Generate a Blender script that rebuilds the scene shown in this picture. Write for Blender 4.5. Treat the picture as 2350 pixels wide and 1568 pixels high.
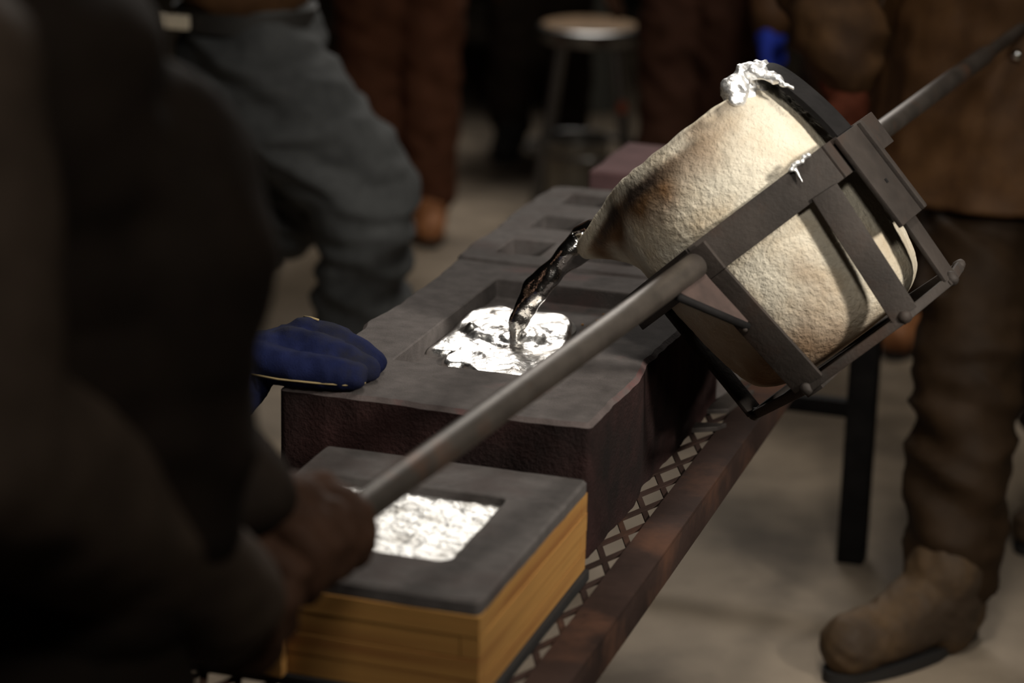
import bpy, bmesh, math, random
import numpy as np
from mathutils import Vector, Matrix, noise

for o in list(bpy.data.objects):
    bpy.data.objects.remove(o)
K = 1.25                     # survey units -> metres
scn = bpy.context.scene
COL = scn.collection
rnd = random.Random(7)

# ------------------------------------------------------------------ camera
PITCH, ROLL, YAW = map(math.radians, (16.92, 1.44, 17.59))
c_, s_ = math.cos, math.sin
fw = Vector((-s_(YAW)*c_(PITCH), c_(YAW)*c_(PITCH), -s_(PITCH)))
rt = Vector((c_(YAW), s_(YAW), 0)); up = rt.cross(fw)
rt2 = rt*c_(ROLL) + up*s_(ROLL); up2 = rt2.cross(fw)
cd = bpy.data.cameras.new('camera'); cam = bpy.data.objects.new('camera', cd); COL.objects.link(cam)
cam.matrix_world = Matrix(((rt2.x, up2.x, -fw.x, 0), (rt2.y, up2.y, -fw.y, 0), (rt2.z, up2.z, -fw.z, 1.4*K), (0, 0, 0, 1)))
cd.sensor_width = 36; cd.lens = 85; cd.clip_start = .05; cd.clip_end = 60
cd.dof.use_dof = True; cd.dof.focus_distance = 2.62*K; cd.dof.aperture_fstop = 2.3
cd.dof.aperture_blades = 9
scn.camera = cam

# ------------------------------------------------------------------ world, lights, exposure
wd = bpy.data.worlds.new('world'); scn.world = wd; wd.use_nodes = True
wd.node_tree.nodes['Background'].inputs[0].default_value = (.55, .5, .45, 1)
wd.node_tree.nodes['Background'].inputs[1].default_value = .008
def area(name, loc, target, size, power, col, spread):
    l = bpy.data.lights.new(name, 'AREA'); l.energy = power; l.color = col; l.shape = 'RECTANGLE'
    l.size, l.size_y = size; l.spread = math.radians(spread)
    o = bpy.data.objects.new(name, l); COL.objects.link(o)
    o.location = Vector(loc)*K
    o.rotation_euler = (Vector(target)-Vector(loc)).to_track_quat('-Z', 'Y').to_euler()
    return o
area('ceiling_lamp_back', (-1.7, 6.7, 3.05), (-.9, 2.6, .6), (2.0, .7), 50, (1, .95, .88), 120)
area('ceiling_lamp_side', (1.7, 1.45, 2.15), (-.55, 2.45, .80), (.35, .35), 6.6, (1, .94, .84), 38)
area('ceiling_lamp_front', (.35, .1, 2.6), (-.6, 2.3, .85), (.5, .5), 3.8, (1, .94, .84), 56)
area('ceiling_lamp_overhead', (-.25, 1.9, 2.9), (-.6, 2.5, .65), (.4, .4), 4, (1, .94, .84), 55)
area('rear_fill_light', (-.3, 3.5, 3.0), (-1.0, 4.9, .1), (.5, .5), 9, (1, .92, .8), 85)  # added fill without a known source, brightens boots and floor behind the table
scn.view_settings.view_transform = 'Standard'; scn.view_settings.look = 'None'
scn.view_settings.exposure = 0; scn.view_settings.gamma = 1
scn.view_settings.use_curve_mapping = False

# ------------------------------------------------------------------ materials
def mat(name, base, rough=.7, metal=0, nscale=0, namt=.3, bump=0, bscale=200, second=None, s2=12, lo=.45, hi=.6,
        stretch=(1, 1, 1), spec=.5, bdist=.002, detail=6, wave=None, attr=None, sheen=0):
    m = bpy.data.materials.new(name); m.use_nodes = True
    nt = m.node_tree; N = nt.nodes; L = nt.links; b = N['Principled BSDF']
    b.inputs['Roughness'].default_value = rough; b.inputs['Metallic'].default_value = metal
    b.inputs['Specular IOR Level'].default_value = spec
    if sheen: b.inputs['Sheen Weight'].default_value = sheen
    tc = N.new('ShaderNodeTexCoord'); mp = N.new('ShaderNodeMapping'); mp.inputs['Scale'].default_value = stretch
    L.new(tc.outputs['Object'], mp.inputs[0])
    def nz(sc, det=detail, r=.6):
        n = N.new('ShaderNodeTexNoise'); n.inputs['Scale'].default_value = sc; n.inputs['Detail'].default_value = det
        n.inputs['Roughness'].default_value = r; L.new(mp.outputs[0], n.inputs['Vector']); return n
    def ramp(src, a, bb, c0, c1):
        r = N.new('ShaderNodeValToRGB'); r.color_ramp.elements[0].position = a; r.color_ramp.elements[1].position = bb
        r.color_ramp.elements[0].color = (*c0, 1); r.color_ramp.elements[1].color = (*c1, 1); L.new(src, r.inputs[0]); return r.outputs[0]
    def mix(fac, A, B, mode='MIX'):
        x = N.new('ShaderNodeMix'); x.data_type = 'RGBA'; x.blend_type = mode
        if isinstance(fac, float): x.inputs[0].default_value = fac
        else: L.new(fac, x.inputs[0])
        for s, v in ((6, A), (7, B)):
            if isinstance(v, tuple): x.inputs[s].default_value = (*v, 1)
            else: L.new(v, x.inputs[s])
        return x.outputs[2]
    col = tuple(base)
    if nscale:
        d = tuple(c*(1-namt) for c in base); e = tuple(min(1, c*(1+namt)) for c in base)
        col = ramp(nz(nscale).outputs[0], .3, .7, d, e)
    if second:
        f = ramp(nz(s2).outputs[0], lo, hi, (0, 0, 0), (1, 1, 1))
        col = mix(f, col, tuple(second))
    if wave:
        w = N.new('ShaderNodeTexWave'); w.inputs['Scale'].default_value = wave[0]; w.inputs['Distortion'].default_value = wave[1]
        w.inputs['Detail'].default_value = 3; w.bands_direction = wave[2]; L.new(mp.outputs[0], w.inputs['Vector'])
        col = mix(ramp(w.outputs[1], .2, .9, (0, 0, 0), (.75, .75, .75)), col, tuple(wave[3]))
    if attr:
        for an, ac in attr:
            a = N.new('ShaderNodeAttribute'); a.attribute_name = an
            col = mix(a.outputs['Fac'], col, tuple(ac))
    if isinstance(col, tuple): b.inputs['Base Color'].default_value = (*col, 1)
    else: L.new(col, b.inputs['Base Color'])
    if bump:
        bp = N.new('ShaderNodeBump'); bp.inputs['Strength'].default_value = bump; bp.inputs['Distance'].default_value = bdist
        L.new(nz(bscale, 5).outputs[0], bp.inputs['Height']); L.new(bp.outputs[0], b.inputs['Normal'])
    return m
M = dict(
    floor=mat('worn concrete', (.31, .25, .188), .75, 0, 2.2, .28, .25, 60, second=(.15, .12, .092), s2=1.7, lo=.46, hi=.60),
    wall=mat('dark painted wall', (.035, .028, .024), .9, 0, 2, .3, .2, 30),
    ceil=mat('dark ceiling', (.03, .027, .025), .9, 0, 2, .3),
    sand=mat('black moulding sand', (.085, .076, .073), .92, 0, 45, .22, .55, 420, second=(.07, .055, .052), s2=9, lo=.48, hi=.7, bdist=.0015),
    sandred=mat('dark sand with red dust', (.082, .072, .069), .92, 0, 40, .25, .6, 380, second=(.115, .062, .058), s2=5, lo=.62, hi=.78, bdist=.0018),
    sandside=mat('sooty maroon sand with shade', (.030, .0145, .0135), .95, 0, 25, .35, .8, 180, second=(.012, .009, .0085), s2=5, lo=.4, hi=.65, bdist=.004),  # sooty maroon sides, their shade also put into the tone
    reddust=mat('red dusted edge', (.082, .066, .063), .92, 0, 40, .25, .5, 300, second=(.125, .052, .05), s2=9, lo=.55, hi=.70, spec=.15),
    redblock=mat('dull red sand', (.11, .062, .064), .9, 0, 20, .2, .4, 250),
    core=mat('smooth grey sand', (.15, .14, .13), .9, 0, 30, .12, .3, 300),
    crumb=mat('rusty crumbs', (.2, .1, .03), .9, 0, 60, .5),
    wood=mat('varnished pine', (.38, .195, .055), .5, 0, 2, .22, .15, 40, stretch=(3, 3, 90), wave=None, second=(.25, .105, .03), s2=1.0, lo=.45, hi=.66),
    blackwood=mat('black painted board', (.012, .011, .011), .7, 0, 30, .3, .3, 90),
    alu=mat('molten aluminium', (.92, .91, .89), .30, 1, 0, bump=.45, bscale=38, bdist=.006, second=(.42, .39, .36), s2=22, lo=.47, hi=.66),
    alucrust=mat('setting aluminium', (.88, .87, .85), .42, 1, 0, bump=.8, bscale=80, bdist=.005, second=(.42, .40, .37), s2=26, lo=.48, hi=.66),
    stream=mat('liquid aluminium stream', (.92, .9, .87), .16, 1, 0, bump=.35, bscale=22, bdist=.010, detail=1),
    splash=mat('frozen aluminium splash', (.93, .93, .93), .42, .85, 0, bump=.6, bscale=60, bdist=.006),
    steel=mat('scaled dark steel', (.034, .027, .023), .68, .15, 14, .35, .35, 160, second=(.045, .026, .018), s2=10, lo=.5, hi=.72),
    tube=mat('worn steel tube', (.085, .071, .061), .46, .6, 20, .3, .25, 140, second=(.16, .085, .055), s2=9, lo=.55, hi=.72),
    gusset=mat('rust primer plate', (.045, .027, .022), .8, 0, 30, .3, .3, 120),
    rail=mat('rusty painted angle iron', (.031, .018, .0145), .8, 0, 8, .4, .35, 120, second=(.075, .036, .023), s2=7, lo=.5, hi=.68),
    blackiron=mat('black iron', (.010, .009, .009), .75, 0, 20, .4, .3, 100),
    scrap=mat('dark scrap plate', (.05, .042, .038), .6, .4, 20, .4, .3, 100),
    crucible=mat('clay crucible', (.60, .548, .448), .92, 0, 9, .10, 1.0, 150, bdist=.0042, detail=3,
                 second=(.52, .43, .31), s2=16, lo=.45, hi=.75, attr=(('brown', (.17, .088, .037)), ('soot', (.035, .025, .02)))),
    inside=mat('crucible inside', (.3, .26, .22), .9, 0, 12, .3, .5, 60),
    denim=mat('grey work trousers', (.064, .066, .067), .85, 0, 40, .15, .25, 300),
    rust=mat('rust brown overalls', (.105, .043, .024), .85, 0, 20, .25, .2, 200),
    darkrust=mat('dark rust overalls', (.058, .026, .017), .85, 0, 20, .25, .2, 200),
    leather=mat('brown leather', (.13, .064, .026), .6, 0, 6, .3, .35, 90, second=(.075, .037, .018), s2=5, lo=.45, hi=.65),
    oldleather=mat('old brown leather sleeve', (.085, .044, .019), .7, 0, 8, .35, .35, 90, second=(.04, .021, .011), s2=6, lo=.42, hi=.62, spec=.12),
    darkleather=mat('dark brown leather', (.032, .018, .009), .65, 0, 10, .3, .3, 90),
    blackcloth=mat('near black jacket', (.019, .0132, .0098), .8, 0, 10, .3, .3, 90),
    dustyleather=mat('dusty brown leather', (.075, .053, .039), .7, 0, 10, .3, .3, 90),
    boot=mat('tan work boot', (.095, .058, .03), .65, 0, 9, .35, .35, 80, second=(.06, .04, .026), s2=8, lo=.45, hi=.62),
    orangeboot=mat('orange tan boot', (.36, .15, .06), .6, 0, 9, .25, .3, 80),
    sole=mat('rubber sole', (.015, .013, .012), .8),
    whiteshoe=mat('white trainer', (.55, .5, .44), .6, 0, 12, .12, .2, 90),
    bluesuede=mat('blue suede', (.007, .010, .038), .9, 0, 25, .4, .5, 420, second=(.013, .0135, .021), s2=14, lo=.44, hi=.66),
    brightblue=mat('bright blue glove', (.01, .035, .42), .8, 0, 20, .2),
    brownglove=mat('brown leather glove', (.055, .026, .015), .7, 0, 14, .35, .4, 120),
    rustglove=mat('rust suede glove', (.12, .034, .018), .8, 0, 14, .3, .4, 120),
    seam=mat('yellow stitching', (.28, .21, .1), .8),
    cream=mat('cream cloth', (.6, .52, .4), .8, 0, 20, .15),
    belt=mat('dark belt', (.02, .018, .016), .6),
    rivet=mat('chrome rivet', (.8, .8, .78), .2, 1),
    seatwood=mat('stool seat board', (.28, .17, .085), .5, 0, 5, .25, .2, 40, stretch=(12, 1.5, 1)),
    stoolmetal=mat('grey stool steel', (.26, .255, .25), .3, .85, 12, .15),
    galv=mat('galvanised steel', (.28, .265, .23), .4, .7, 10, .2),
    drum=mat('dull grey steel drum', (.12, .125, .115), .6, .2, 8, .2),
    skin=mat('skin', (.45, .25, .17), .55), hair=mat('dark hair', (.02, .014, .01), .6),
    orange=mat('orange plastic', (.45, .1, .04), .5),
)

for k_, v_ in dict(denim=.12, rust=.12, darkrust=.12, leather=.2, darkleather=.14, blackcloth=.1, dustyleather=.15, boot=.2, bluesuede=.1, brownglove=.15,
                   rustglove=.1, blackiron=.12, rail=.15, steel=.3, scrap=.2, whiteshoe=.3, sand=.15, sandred=.15, sandside=.1, redblock=.15, core=.2, crucible=.15, floor=.25, wall=.1).items():
    M[k_].node_tree.nodes['Principled BSDF'].inputs['Specular IOR Level'].default_value = v_

# ------------------------------------------------------------------ helpers
ORG = {}
def mk(name, vf, material, parent=None, smooth=True, label=None, cat=None, group=None, kind=None, origin=None, attrs=None, auto=None):
    vs, fs = vf
    A = np.array([tuple(v) for v in vs], float)*K
    if parent is not None: org = ORG[parent.name]
    elif origin is not None: org = np.array(origin)*K
    else: org = np.array(((A[:, 0].min()+A[:, 0].max())/2, (A[:, 1].min()+A[:, 1].max())/2, A[:, 2].min()))
    me = bpy.data.meshes.new(name); me.from_pydata([tuple(v) for v in (A-org)], [], [tuple(f) for f in fs]); me.update()
    bm = bmesh.new(); bm.from_mesh(me); bmesh.ops.recalc_face_normals(bm, faces=bm.faces); bm.to_mesh(me); bm.free()
    if smooth: me.shade_smooth()
    if auto:
        me.shade_smooth()
        me.set_sharp_from_angle(angle=math.radians(auto))
    me.materials.append(material if not isinstance(material, str) else M[material])
    if attrs:
        for an, val in attrs.items():
            at = me.attributes.new(an, 'FLOAT', 'POINT'); at.data.foreach_set('value', np.asarray(val, dtype=np.float32))
    o = bpy.data.objects.new(name, me); COL.objects.link(o)
    if parent is not None: o.parent = parent
    else: o.location = org
    ORG[o.name] = org
    tag(o, label, cat, group, kind); return o
def tag(o, label=None, cat=None, group=None, kind=None):
    for k, v in (('label', label), ('category', cat), ('group', group), ('kind', kind)):
        if v: o[k] = v
def thing(name, loc, label, cat, group=None, kind=None):
    o = bpy.data.objects.new(name, None); COL.objects.link(o); o.empty_display_size = .1
    o.location = Vector(loc)*K; ORG[o.name] = np.array(loc, float)*K; tag(o, label, cat, group, kind); return o
def join(*parts):
    vs, fs = [], []
    for v, f in parts:
        n = len(vs); vs += [tuple(q) for q in v]; fs += [tuple(i+n for i in q) for q in f]
    return vs, fs
def box(x0, x1, y0, y1, z0, z1, bev=0):
    vs = [(x, y, z) for x in (x0, x1) for y in (y0, y1) for z in (z0, z1)]
    fs = [(0, 1, 3, 2), (4, 6, 7, 5), (0, 4, 5, 1), (2, 3, 7, 6), (0, 2, 6, 4), (1, 5, 7, 3)]
    return bevel((vs, fs), bev) if bev else (vs, fs)
def bevel(vf, w, seg=2):
    bm = bmesh.new(); V = [bm.verts.new(v) for v in vf[0]]
    for f in vf[1]: bm.faces.new([V[i] for i in f])
    bmesh.ops.recalc_face_normals(bm, faces=bm.faces)
    bmesh.ops.bevel(bm, geom=list(bm.edges), offset=w, segments=seg, profile=.6, affect='EDGES')
    bm.verts.index_update(); r = ([tuple(v.co) for v in bm.verts], [tuple(v.index for v in f.verts) for f in bm.faces]); bm.free(); return r
def bar(P0, P1, wdir, w, t, bev=0):
    """flat bar from P0 to P1, width w along wdir, thickness t"""
    P0 = np.array(P0, float); P1 = np.array(P1, float); d = P1-P0; d /= np.linalg.norm(d)
    wd_ = np.array(wdir, float); wd_ -= d*(wd_@d); wd_ /= np.linalg.norm(wd_); n = np.cross(d, wd_)
    vs = [P + wd_*a*w/2 + n*b*t/2 for P in (P0, P1) for a in (-1, 1) for b in (-1, 1)]
    fs = [(0, 1, 3, 2), (4, 6, 7, 5), (0, 4, 5, 1), (2, 3, 7, 6), (0, 2, 6, 4), (1, 5, 7, 3)]
    return bevel((vs, fs), bev) if bev else (vs, fs)
def tube(path, rad, seg=20, caps=True, squash=None):
    P = [np.array(p, float) for p in path]; n = len(P)
    if not hasattr(rad, '__len__'): rad = [rad]*n
    vs, fs = [], []; prev = None
    for i in range(n):
        d = P[min(i+1, n-1)]-P[max(i-1, 0)]; d /= np.linalg.norm(d)
        if prev is None:
            a = np.cross(d, (0, 0, 1) if abs(d[2]) < .9 else (1, 0, 0))
        else: a = prev - d*(prev@d)
        a /= np.linalg.norm(a); prev = a; b = np.cross(d, a)
        for j in range(seg):
            t = 2*math.pi*j/seg; r = rad[i]
            if squash: r *= squash(i/(n-1), t)
            vs.append(P[i]+(a*math.cos(t)+b*math.sin(t))*r)
    for i in range(n-1):
        for j in range(seg):
            k = (j+1) % seg; fs.append((i*seg+j, i*seg+k, (i+1)*seg+k, (i+1)*seg+j))
    if caps: fs.append(tuple(range(seg))); fs.append(tuple((n-1)*seg+j for j in range(seg)))
    return vs, fs
def lathe(prof, cx, cy, seg=48, close=False):
    vs = [(cx+r*math.cos(2*math.pi*j/seg), cy+r*math.sin(2*math.pi*j/seg), z) for r, z in prof for j in range(seg)]
    fs = [(i*seg+j, i*seg+(j+1) % seg, (i+1)*seg+(j+1) % seg, (i+1)*seg+j) for i in range(len(prof)-1) for j in range(seg)]
    if close: fs += [tuple(range(seg)), tuple((len(prof)-1)*seg+j for j in range(seg))]
    return vs, fs
def sphere(c, r, seg=12, ring=8, M3=None):
    if not hasattr(r, '__len__'): r = (r, r, r)
    vs = [(0, 0, 1)]
    for i in range(1, ring):
        for j in range(seg):
            a, b = math.pi*i/ring, 2*math.pi*j/seg
            vs.append((math.sin(a)*math.cos(b), math.sin(a)*math.sin(b), math.cos(a)))
    vs.append((0, 0, -1)); A = np.array(vs)*np.array(r)
    if M3 is not None: A = A@np.array(M3).T
    A = A+np.array(c, float); fs = [(0, 1+j, 1+(j+1) % seg) for j in range(seg)]
    for i in range(ring-2):
        for j in range(seg):
            a = 1+i*seg; k = (j+1) % seg; fs.append((a+j, a+seg+j, a+seg+k, a+k))
    e = len(vs)-1; a = 1+(ring-2)*seg; fs += [(e, a+(j+1) % seg, a+j) for j in range(seg)]
    return [tuple(v) for v in A], fs
def cap(P0, P1, r0, r1, n=None):
    """tapered capsule as overlapping solid pieces"""
    P0 = np.array(P0, float); P1 = np.array(P1, float)
    return join(tube([P0, P1], [r0, r1], 14), sphere(P0, r0, 14, 10), sphere(P1, r1, 14, 10))
def chain(pts):
    return join(*[cap(pts[i][0], pts[i+1][0], pts[i][1], pts[i+1][1]) for i in range(len(pts)-1)])
def fold_noise(p, k, amp):
    return amp*(noise.noise(Vector(p)*k)+.5*noise.noise(Vector(p)*k*2.1))
def blob(parts, voxel=.009, smooth=4, folds=None, fine=None):
    """fuse overlapping solids into one continuous smooth skin, then wrinkle it"""
    vs, fs = join(*parts)
    me = bpy.data.meshes.new('tmp'); me.from_pydata(vs, [], fs); o = bpy.data.objects.new('tmp', me); COL.objects.link(o)
    bm = bmesh.new(); bm.from_mesh(me); bmesh.ops.recalc_face_normals(bm, faces=bm.faces); bm.to_mesh(me); bm.free()
    md = o.modifiers.new('r', 'REMESH'); md.mode = 'VOXEL'; md.voxel_size = voxel
    if smooth: sm = o.modifiers.new('s', 'SMOOTH'); sm.factor = .5; sm.iterations = smooth
    dg = bpy.context.evaluated_depsgraph_get(); ev = o.evaluated_get(dg); m2 = ev.to_mesh()
    n = len(m2.vertices); co = np.empty(n*3, np.float32); m2.vertices.foreach_get('co', co); co = co.reshape(-1, 3)
    nr = np.empty(n*3, np.float32); m2.vertices.foreach_get('normal', nr); nr = nr.reshape(-1, 3)
    fs = [tuple(p.vertices) for p in m2.polygons]; ev.to_mesh_clear()
    bpy.data.objects.remove(o); bpy.data.meshes.remove(me)
    if folds:
        amp, sc = folds   # sc: per-axis frequency of creases
        d = np.array([amp*(1-2*abs(noise.noise((p[0]*sc[0]+p[2]*sc[0]*.5, p[1]*sc[1], p[2]*sc[2]+p[0]*sc[2]*.35)))) +
                      amp*.5*noise.noise((p[0]*sc[0]*2.3, p[1]*sc[1]*2.3, p[2]*sc[2]*2.3+9)) for p in co.astype(float)])
        co = co+nr*d[:, None]
    return [tuple(map(float, v)) for v in co], fs

# ------------------------------------------------------------------ room
mk('floor', box(-7, 4, -3, 8.5, -.1, 0), 'floor', kind='structure', smooth=False)
mk('wall_back', box(-7, 4, 8.5, 8.6, -.1, 3.3), 'wall', kind='structure', smooth=False)
mk('wall_left', box(-7.1, -7, -3, 8.6, -.1, 3.3), 'wall', kind='structure', smooth=False)
mk('wall_right', box(4, 4.1, -3, 8.6, -.1, 3.3), 'wall', kind='structure', smooth=False)
mk('wall_front', box(-7, 4, -3.1, -3, -.1, 3.3), 'wall', kind='structure', smooth=False)
mk('ceiling', box(-7.1, 4.1, -3.1, 8.6, 3.3, 3.4), 'ceil', kind='structure', smooth=False)

# ------------------------------------------------------------------ low casting table
ZT = .476
tb = thing('casting_table', (-.78, 2.55, 0), 'low rusty angle iron table with an expanded metal top', 'table')
def angle_rail(x_out, sgn, y0, y1):
    t = .005
    return join(box(*sorted((x_out, x_out+sgn*.04)), y0, y1, ZT-t, ZT, .0012), box(*sorted((x_out, x_out+sgn*t)), y0, y1, ZT-.04, ZT-t+.001, .0012))
mk('rail', angle_rail(-.544, -1, 1.62, 3.464), 'rail', tb, auto=40)
mk('rail', angle_rail(-1.02, 1, 1.62, 3.464), 'rail', tb, auto=40)
for y in (1.62, 3.459):
    mk('rail', box(-1.014, -.55, y, y+.005, ZT-.04, ZT-.006, .001), 'rail', tb, auto=40)
for x in (-.545, -1.02):
    for y in (1.60, 3.485):
        mk('leg', box(x-.021, x+.021, y-.021, y+.021, 0, ZT-.002, .003), 'blackiron', tb, auto=40)
for y in (1.60, 3.485):
    mk('stretcher', box(-1.0, -.566, y-.011, y+.011, .232, .258, .002), 'blackiron', tb, auto=40)
parts = []
gx0, gx1, gy0, gy1, gl, gw = -1.012, -.581, 1.63, 3.458, .078, .033
for sg in (1, -1):
    sl = sg*gw/gl
    x = gx0-abs(sl)*(gy1-gy0)-.05
    while x < gx1+abs(sl)*(gy1-gy0)+.05:
        # X = x + sl*(Y-gy0), clip to the frame
        ya, yb = gy0, gy1
        t0, t1 = sorted(((gx0-x)/sl+gy0, (gx1-x)/sl+gy0))
        ya, yb = max(ya, t0), min(yb, t1)
        if yb-ya > .01:
            zc = ZT-.0045+sg*.0006
            parts.append(bar((x+sl*(ya-gy0), ya, zc), (x+sl*(yb-gy0), yb, zc), (1, 0, 0), .0065, .0028))
        x += gw
mk('expanded_mesh', join(*parts), 'rail', tb, smooth=False)
ZM = ZT-.001
for nm, pts, lab in (('scrap_plate', [(-.612, 2.70), (-.585, 2.715), (-.572, 2.80), (-.60, 2.79)], 'small dark scrap plate lying on the mesh by the rail'),
                     ('scrap_strip', [(-.613, 2.625), (-.582, 2.645), (-.575, 2.662), (-.612, 2.652)], 'narrow dark scrap strip lying on the mesh beside the big mould')):
    vs = [(x, y, ZM+.0) for x, y in pts]+[(x, y, ZM+.006) for x, y in pts]
    mk(nm, bevel((vs, [(0, 1, 2, 3), (7, 6, 5, 4)]+[(i, i+4, (i+1) % 4+4, (i+1) % 4) for i in range(4)]), .001), 'scrap', smooth=False, label=lab, cat='scrap')

# ------------------------------------------------------------------ moulds
def outline(x0, x1, y0, y1, step=.012, rough=.0, seed=0, rad=.006, freq=14):
    """rounded rectangle as a loop of points with chipped edges"""
    pts = []
    cs = [(x1-rad, y1-rad, 0), (x0+rad, y1-rad, 90), (x0+rad, y0+rad, 180), (x1-rad, y0+rad, 270)]
    for k in range(4):
        cx, cy, a0 = cs[k]
        for j in range(5):
            a = math.radians(a0+j*22.5); pts.append((cx+rad*math.cos(a), cy+rad*math.sin(a)))
        nx, ny, na = cs[(k+1) % 4]; a = math.radians(a0+90)
        sx, sy = cx+rad*math.cos(a), cy+rad*math.sin(a); ex, ey = nx+rad*math.cos(a), ny+rad*math.sin(a)
        m = max(1, int(math.hypot(ex-sx, ey-sy)/step))
        for j in range(1, m): pts.append((sx+(ex-sx)*j/m, sy+(ey-sy)*j/m))
    if rough:
        cx, cy = (x0+x1)/2, (y0+y1)/2
        q = []
        for x, y in pts:
            d = rough*(noise.noise((x*freq, y*freq, seed))+.6*noise.noise((x*freq*3, y*freq*3, seed+5)))
            q.append((x+d*(1 if x > cx else -1)*(abs(x-cx)/(x1-x0)*2)**4, y+d*(1 if y > cy else -1)*(abs(y-cy)/(y1-y0)*2)**4))
        pts = q
    return pts
def inset(pts, d):
    n = len(pts); out = []
    for i in range(n):
        a = np.array(pts[i-1]); b = np.array(pts[(i+1) % n]); t = b-a; t = t/(np.linalg.norm(t)+1e-9)
        out.append((pts[i][0]-t[1]*d, pts[i][1]+t[0]*d))
    return out
def slab(outer, holes, z0, z1, ch=.004, sides=None):
    """sand block: top face with sunk pockets, crumbly chamfered rims"""
    bm = bmesh.new()
    def loop(pts, z): return [bm.verts.new((x, y, z)) for x, y in pts]
    def skin(a, b):
        n = len(a)
        for i in range(n): bm.faces.new((a[i], a[(i+1) % n], b[(i+1) % n], b[i]))
    top = loop(inset(outer, ch), z1); mid = loop(outer, z1-ch*.9); bot = loop(outer, z0)
    skin(mid, top); skin(bot, mid); bm.faces.new(bot)
    edges = [bm.edges.get((top[i-1], top[i])) for i in range(len(top))]
    for pts, dep in holes:
        h = loop(inset(pts, -.0015), z1); h1 = loop(pts, z1-.0015); h2 = loop(inset(pts, .001), z1-dep)
        skin(h1, h); skin(h2, h1); bm.faces.new(h2)
        edges += [bm.edges.get((h[i-1], h[i])) for i in range(len(h))]
    bmesh.ops.triangle_fill(bm, use_beauty=True, use_dissolve=False, edges=edges, normal=(0, 0, 1))
    bm.verts.index_update(); r = ([tuple(v.co) for v in bm.verts], [tuple(v.index for v in f.verts) for f in bm.faces]); bm.free(); return r
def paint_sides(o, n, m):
    """sooty maroon with shade in its tone, on the outer sides of a block (its first n side quads below the chamfer)"""
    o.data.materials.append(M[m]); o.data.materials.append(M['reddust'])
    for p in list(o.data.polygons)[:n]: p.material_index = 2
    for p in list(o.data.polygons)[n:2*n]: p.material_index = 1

# front mould: wooden flask rammed with sand
FX0, FX1, FY0, FY1 = -.877, -.600, 1.822, 2.152
fm = thing('flask_mould', ((FX0+FX1)/2, (FY0+FY1)/2, ZM), 'sand mould in a slatted yellow wooden flask, filled with setting silver metal', 'mould')
mk('bottom_board', box(FX0-.004, FX1+.004, FY0-.004, FY1+.002, ZM, ZM+.011, .0015), 'blackwood', fm, auto=40)
zs = np.linspace(ZM+.0112, .568, 5)
for i in range(4):
    a, b = zs[i]+.0004, zs[i+1]-.0004; o_ = rnd.uniform(-.0009, .0009); tk = .018
    lap = i % 2 == 0
    mk('plank', box(FX1-tk+o_, FX1+o_, FY0+(0 if lap else tk+.0005), FY1-(0 if lap else tk+.0005), a, b, .0006), 'wood', fm, smooth=False)
    mk('plank', box(FX0+o_, FX0+tk+o_, FY0+(0 if lap else tk+.0005), FY1-(0 if lap else tk+.0005), a, b, .0006), 'wood', fm, smooth=False)
    for y in (FY0, FY1-tk):
        mk('plank', box(FX0+(tk+.0005 if lap else 0), FX1-(tk+.0005 if lap else 0), y+o_, y+tk+o_, a, b, .0006), 'wood', fm, smooth=False)
mk('cleat', box(FX0+.002, FX0+.098, FY0-.014, FY0-.0012, ZM+.012, ZM+.055, .002), 'wood', fm, auto=40)
FP = (-.845, -.657, 1.900, 2.073)
mk('sand_fill', slab(outline(FX0+.001, FX1-.0005, FY0+.001, FY1-.001, .01, .0011, 3, .006, 26), [(outline(*FP, .01, .0012, 8, .012, 40), .0125)], .5685, .5815, .003), 'sand', fm, auto=35)
def sheet(x0, x1, y0, y1, z, n, fz):
    vs = [(x0+(x1-x0)*i/n, y0+(y1-y0)*j/n, z+fz(x0+(x1-x0)*i/n, y0+(y1-y0)*j/n, min(i, j, n-i, n-j)/n)) for i in range(n+1) for j in range(n+1)]
    return vs, [(i*(n+1)+j, (i+1)*(n+1)+j, (i+1)*(n+1)+j+1, i*(n+1)+j+1) for i in range(n) for j in range(n)]
def crustz(x, y, e):
    z = .0016*noise.noise((x*45, y*45, 1))+.0011*noise.noise((x*120, y*120, 4))+.0006*noise.noise((x*300, y*300, 2))
    return z-.004*max(0, 1-e/.03)**2
mk('setting_metal', sheet(FP[0]+.0015, FP[1]-.0015, FP[2]+.0015, FP[3]-.0015, .5745, 110, crustz), 'alucrust', fm)

# big mould being poured
BX0, BX1, BY0, BY1, BZ = -.948, -.612, 2.200, 2.756, .620
bmo = thing('sand_mould', ((BX0+BX1)/2, (BY0+BY1)/2, ZM), 'large dark sand block mould receiving the poured metal', 'mould')
PK = (-.873, -.703, 2.332, 2.685); PD = .022
bo = outline(BX0, BX1, BY0, BY1, .009, .006, 1, .008, 12)
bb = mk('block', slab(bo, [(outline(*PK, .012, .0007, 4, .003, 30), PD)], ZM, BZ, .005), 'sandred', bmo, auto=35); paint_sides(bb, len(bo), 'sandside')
dc = (-.803, 2.560)
mk('core_disc', lathe([(0.001, BZ-PD-.001), (.066, BZ-PD-.001), (.066, BZ-PD+.004), (.0645, BZ-PD+.0052), (.001, BZ-PD+.0053)], dc[0], dc[1], 48), 'core', bmo, auto=40)
cr = []
for i in range(40):
    r_ = rnd.uniform(.0008, .0024)
    cr.append(sphere((-.722+rnd.gauss(0, .01), 2.595+rnd.gauss(0, .022), BZ-PD+r_*.6), (r_, r_*rnd.uniform(.6, 1.3), r_*.8), 5, 4))
cr = [c for c in cr if min(v[0] for v in c[0]) > -.745 and max(v[0] for v in c[0]) < -.706]
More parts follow.
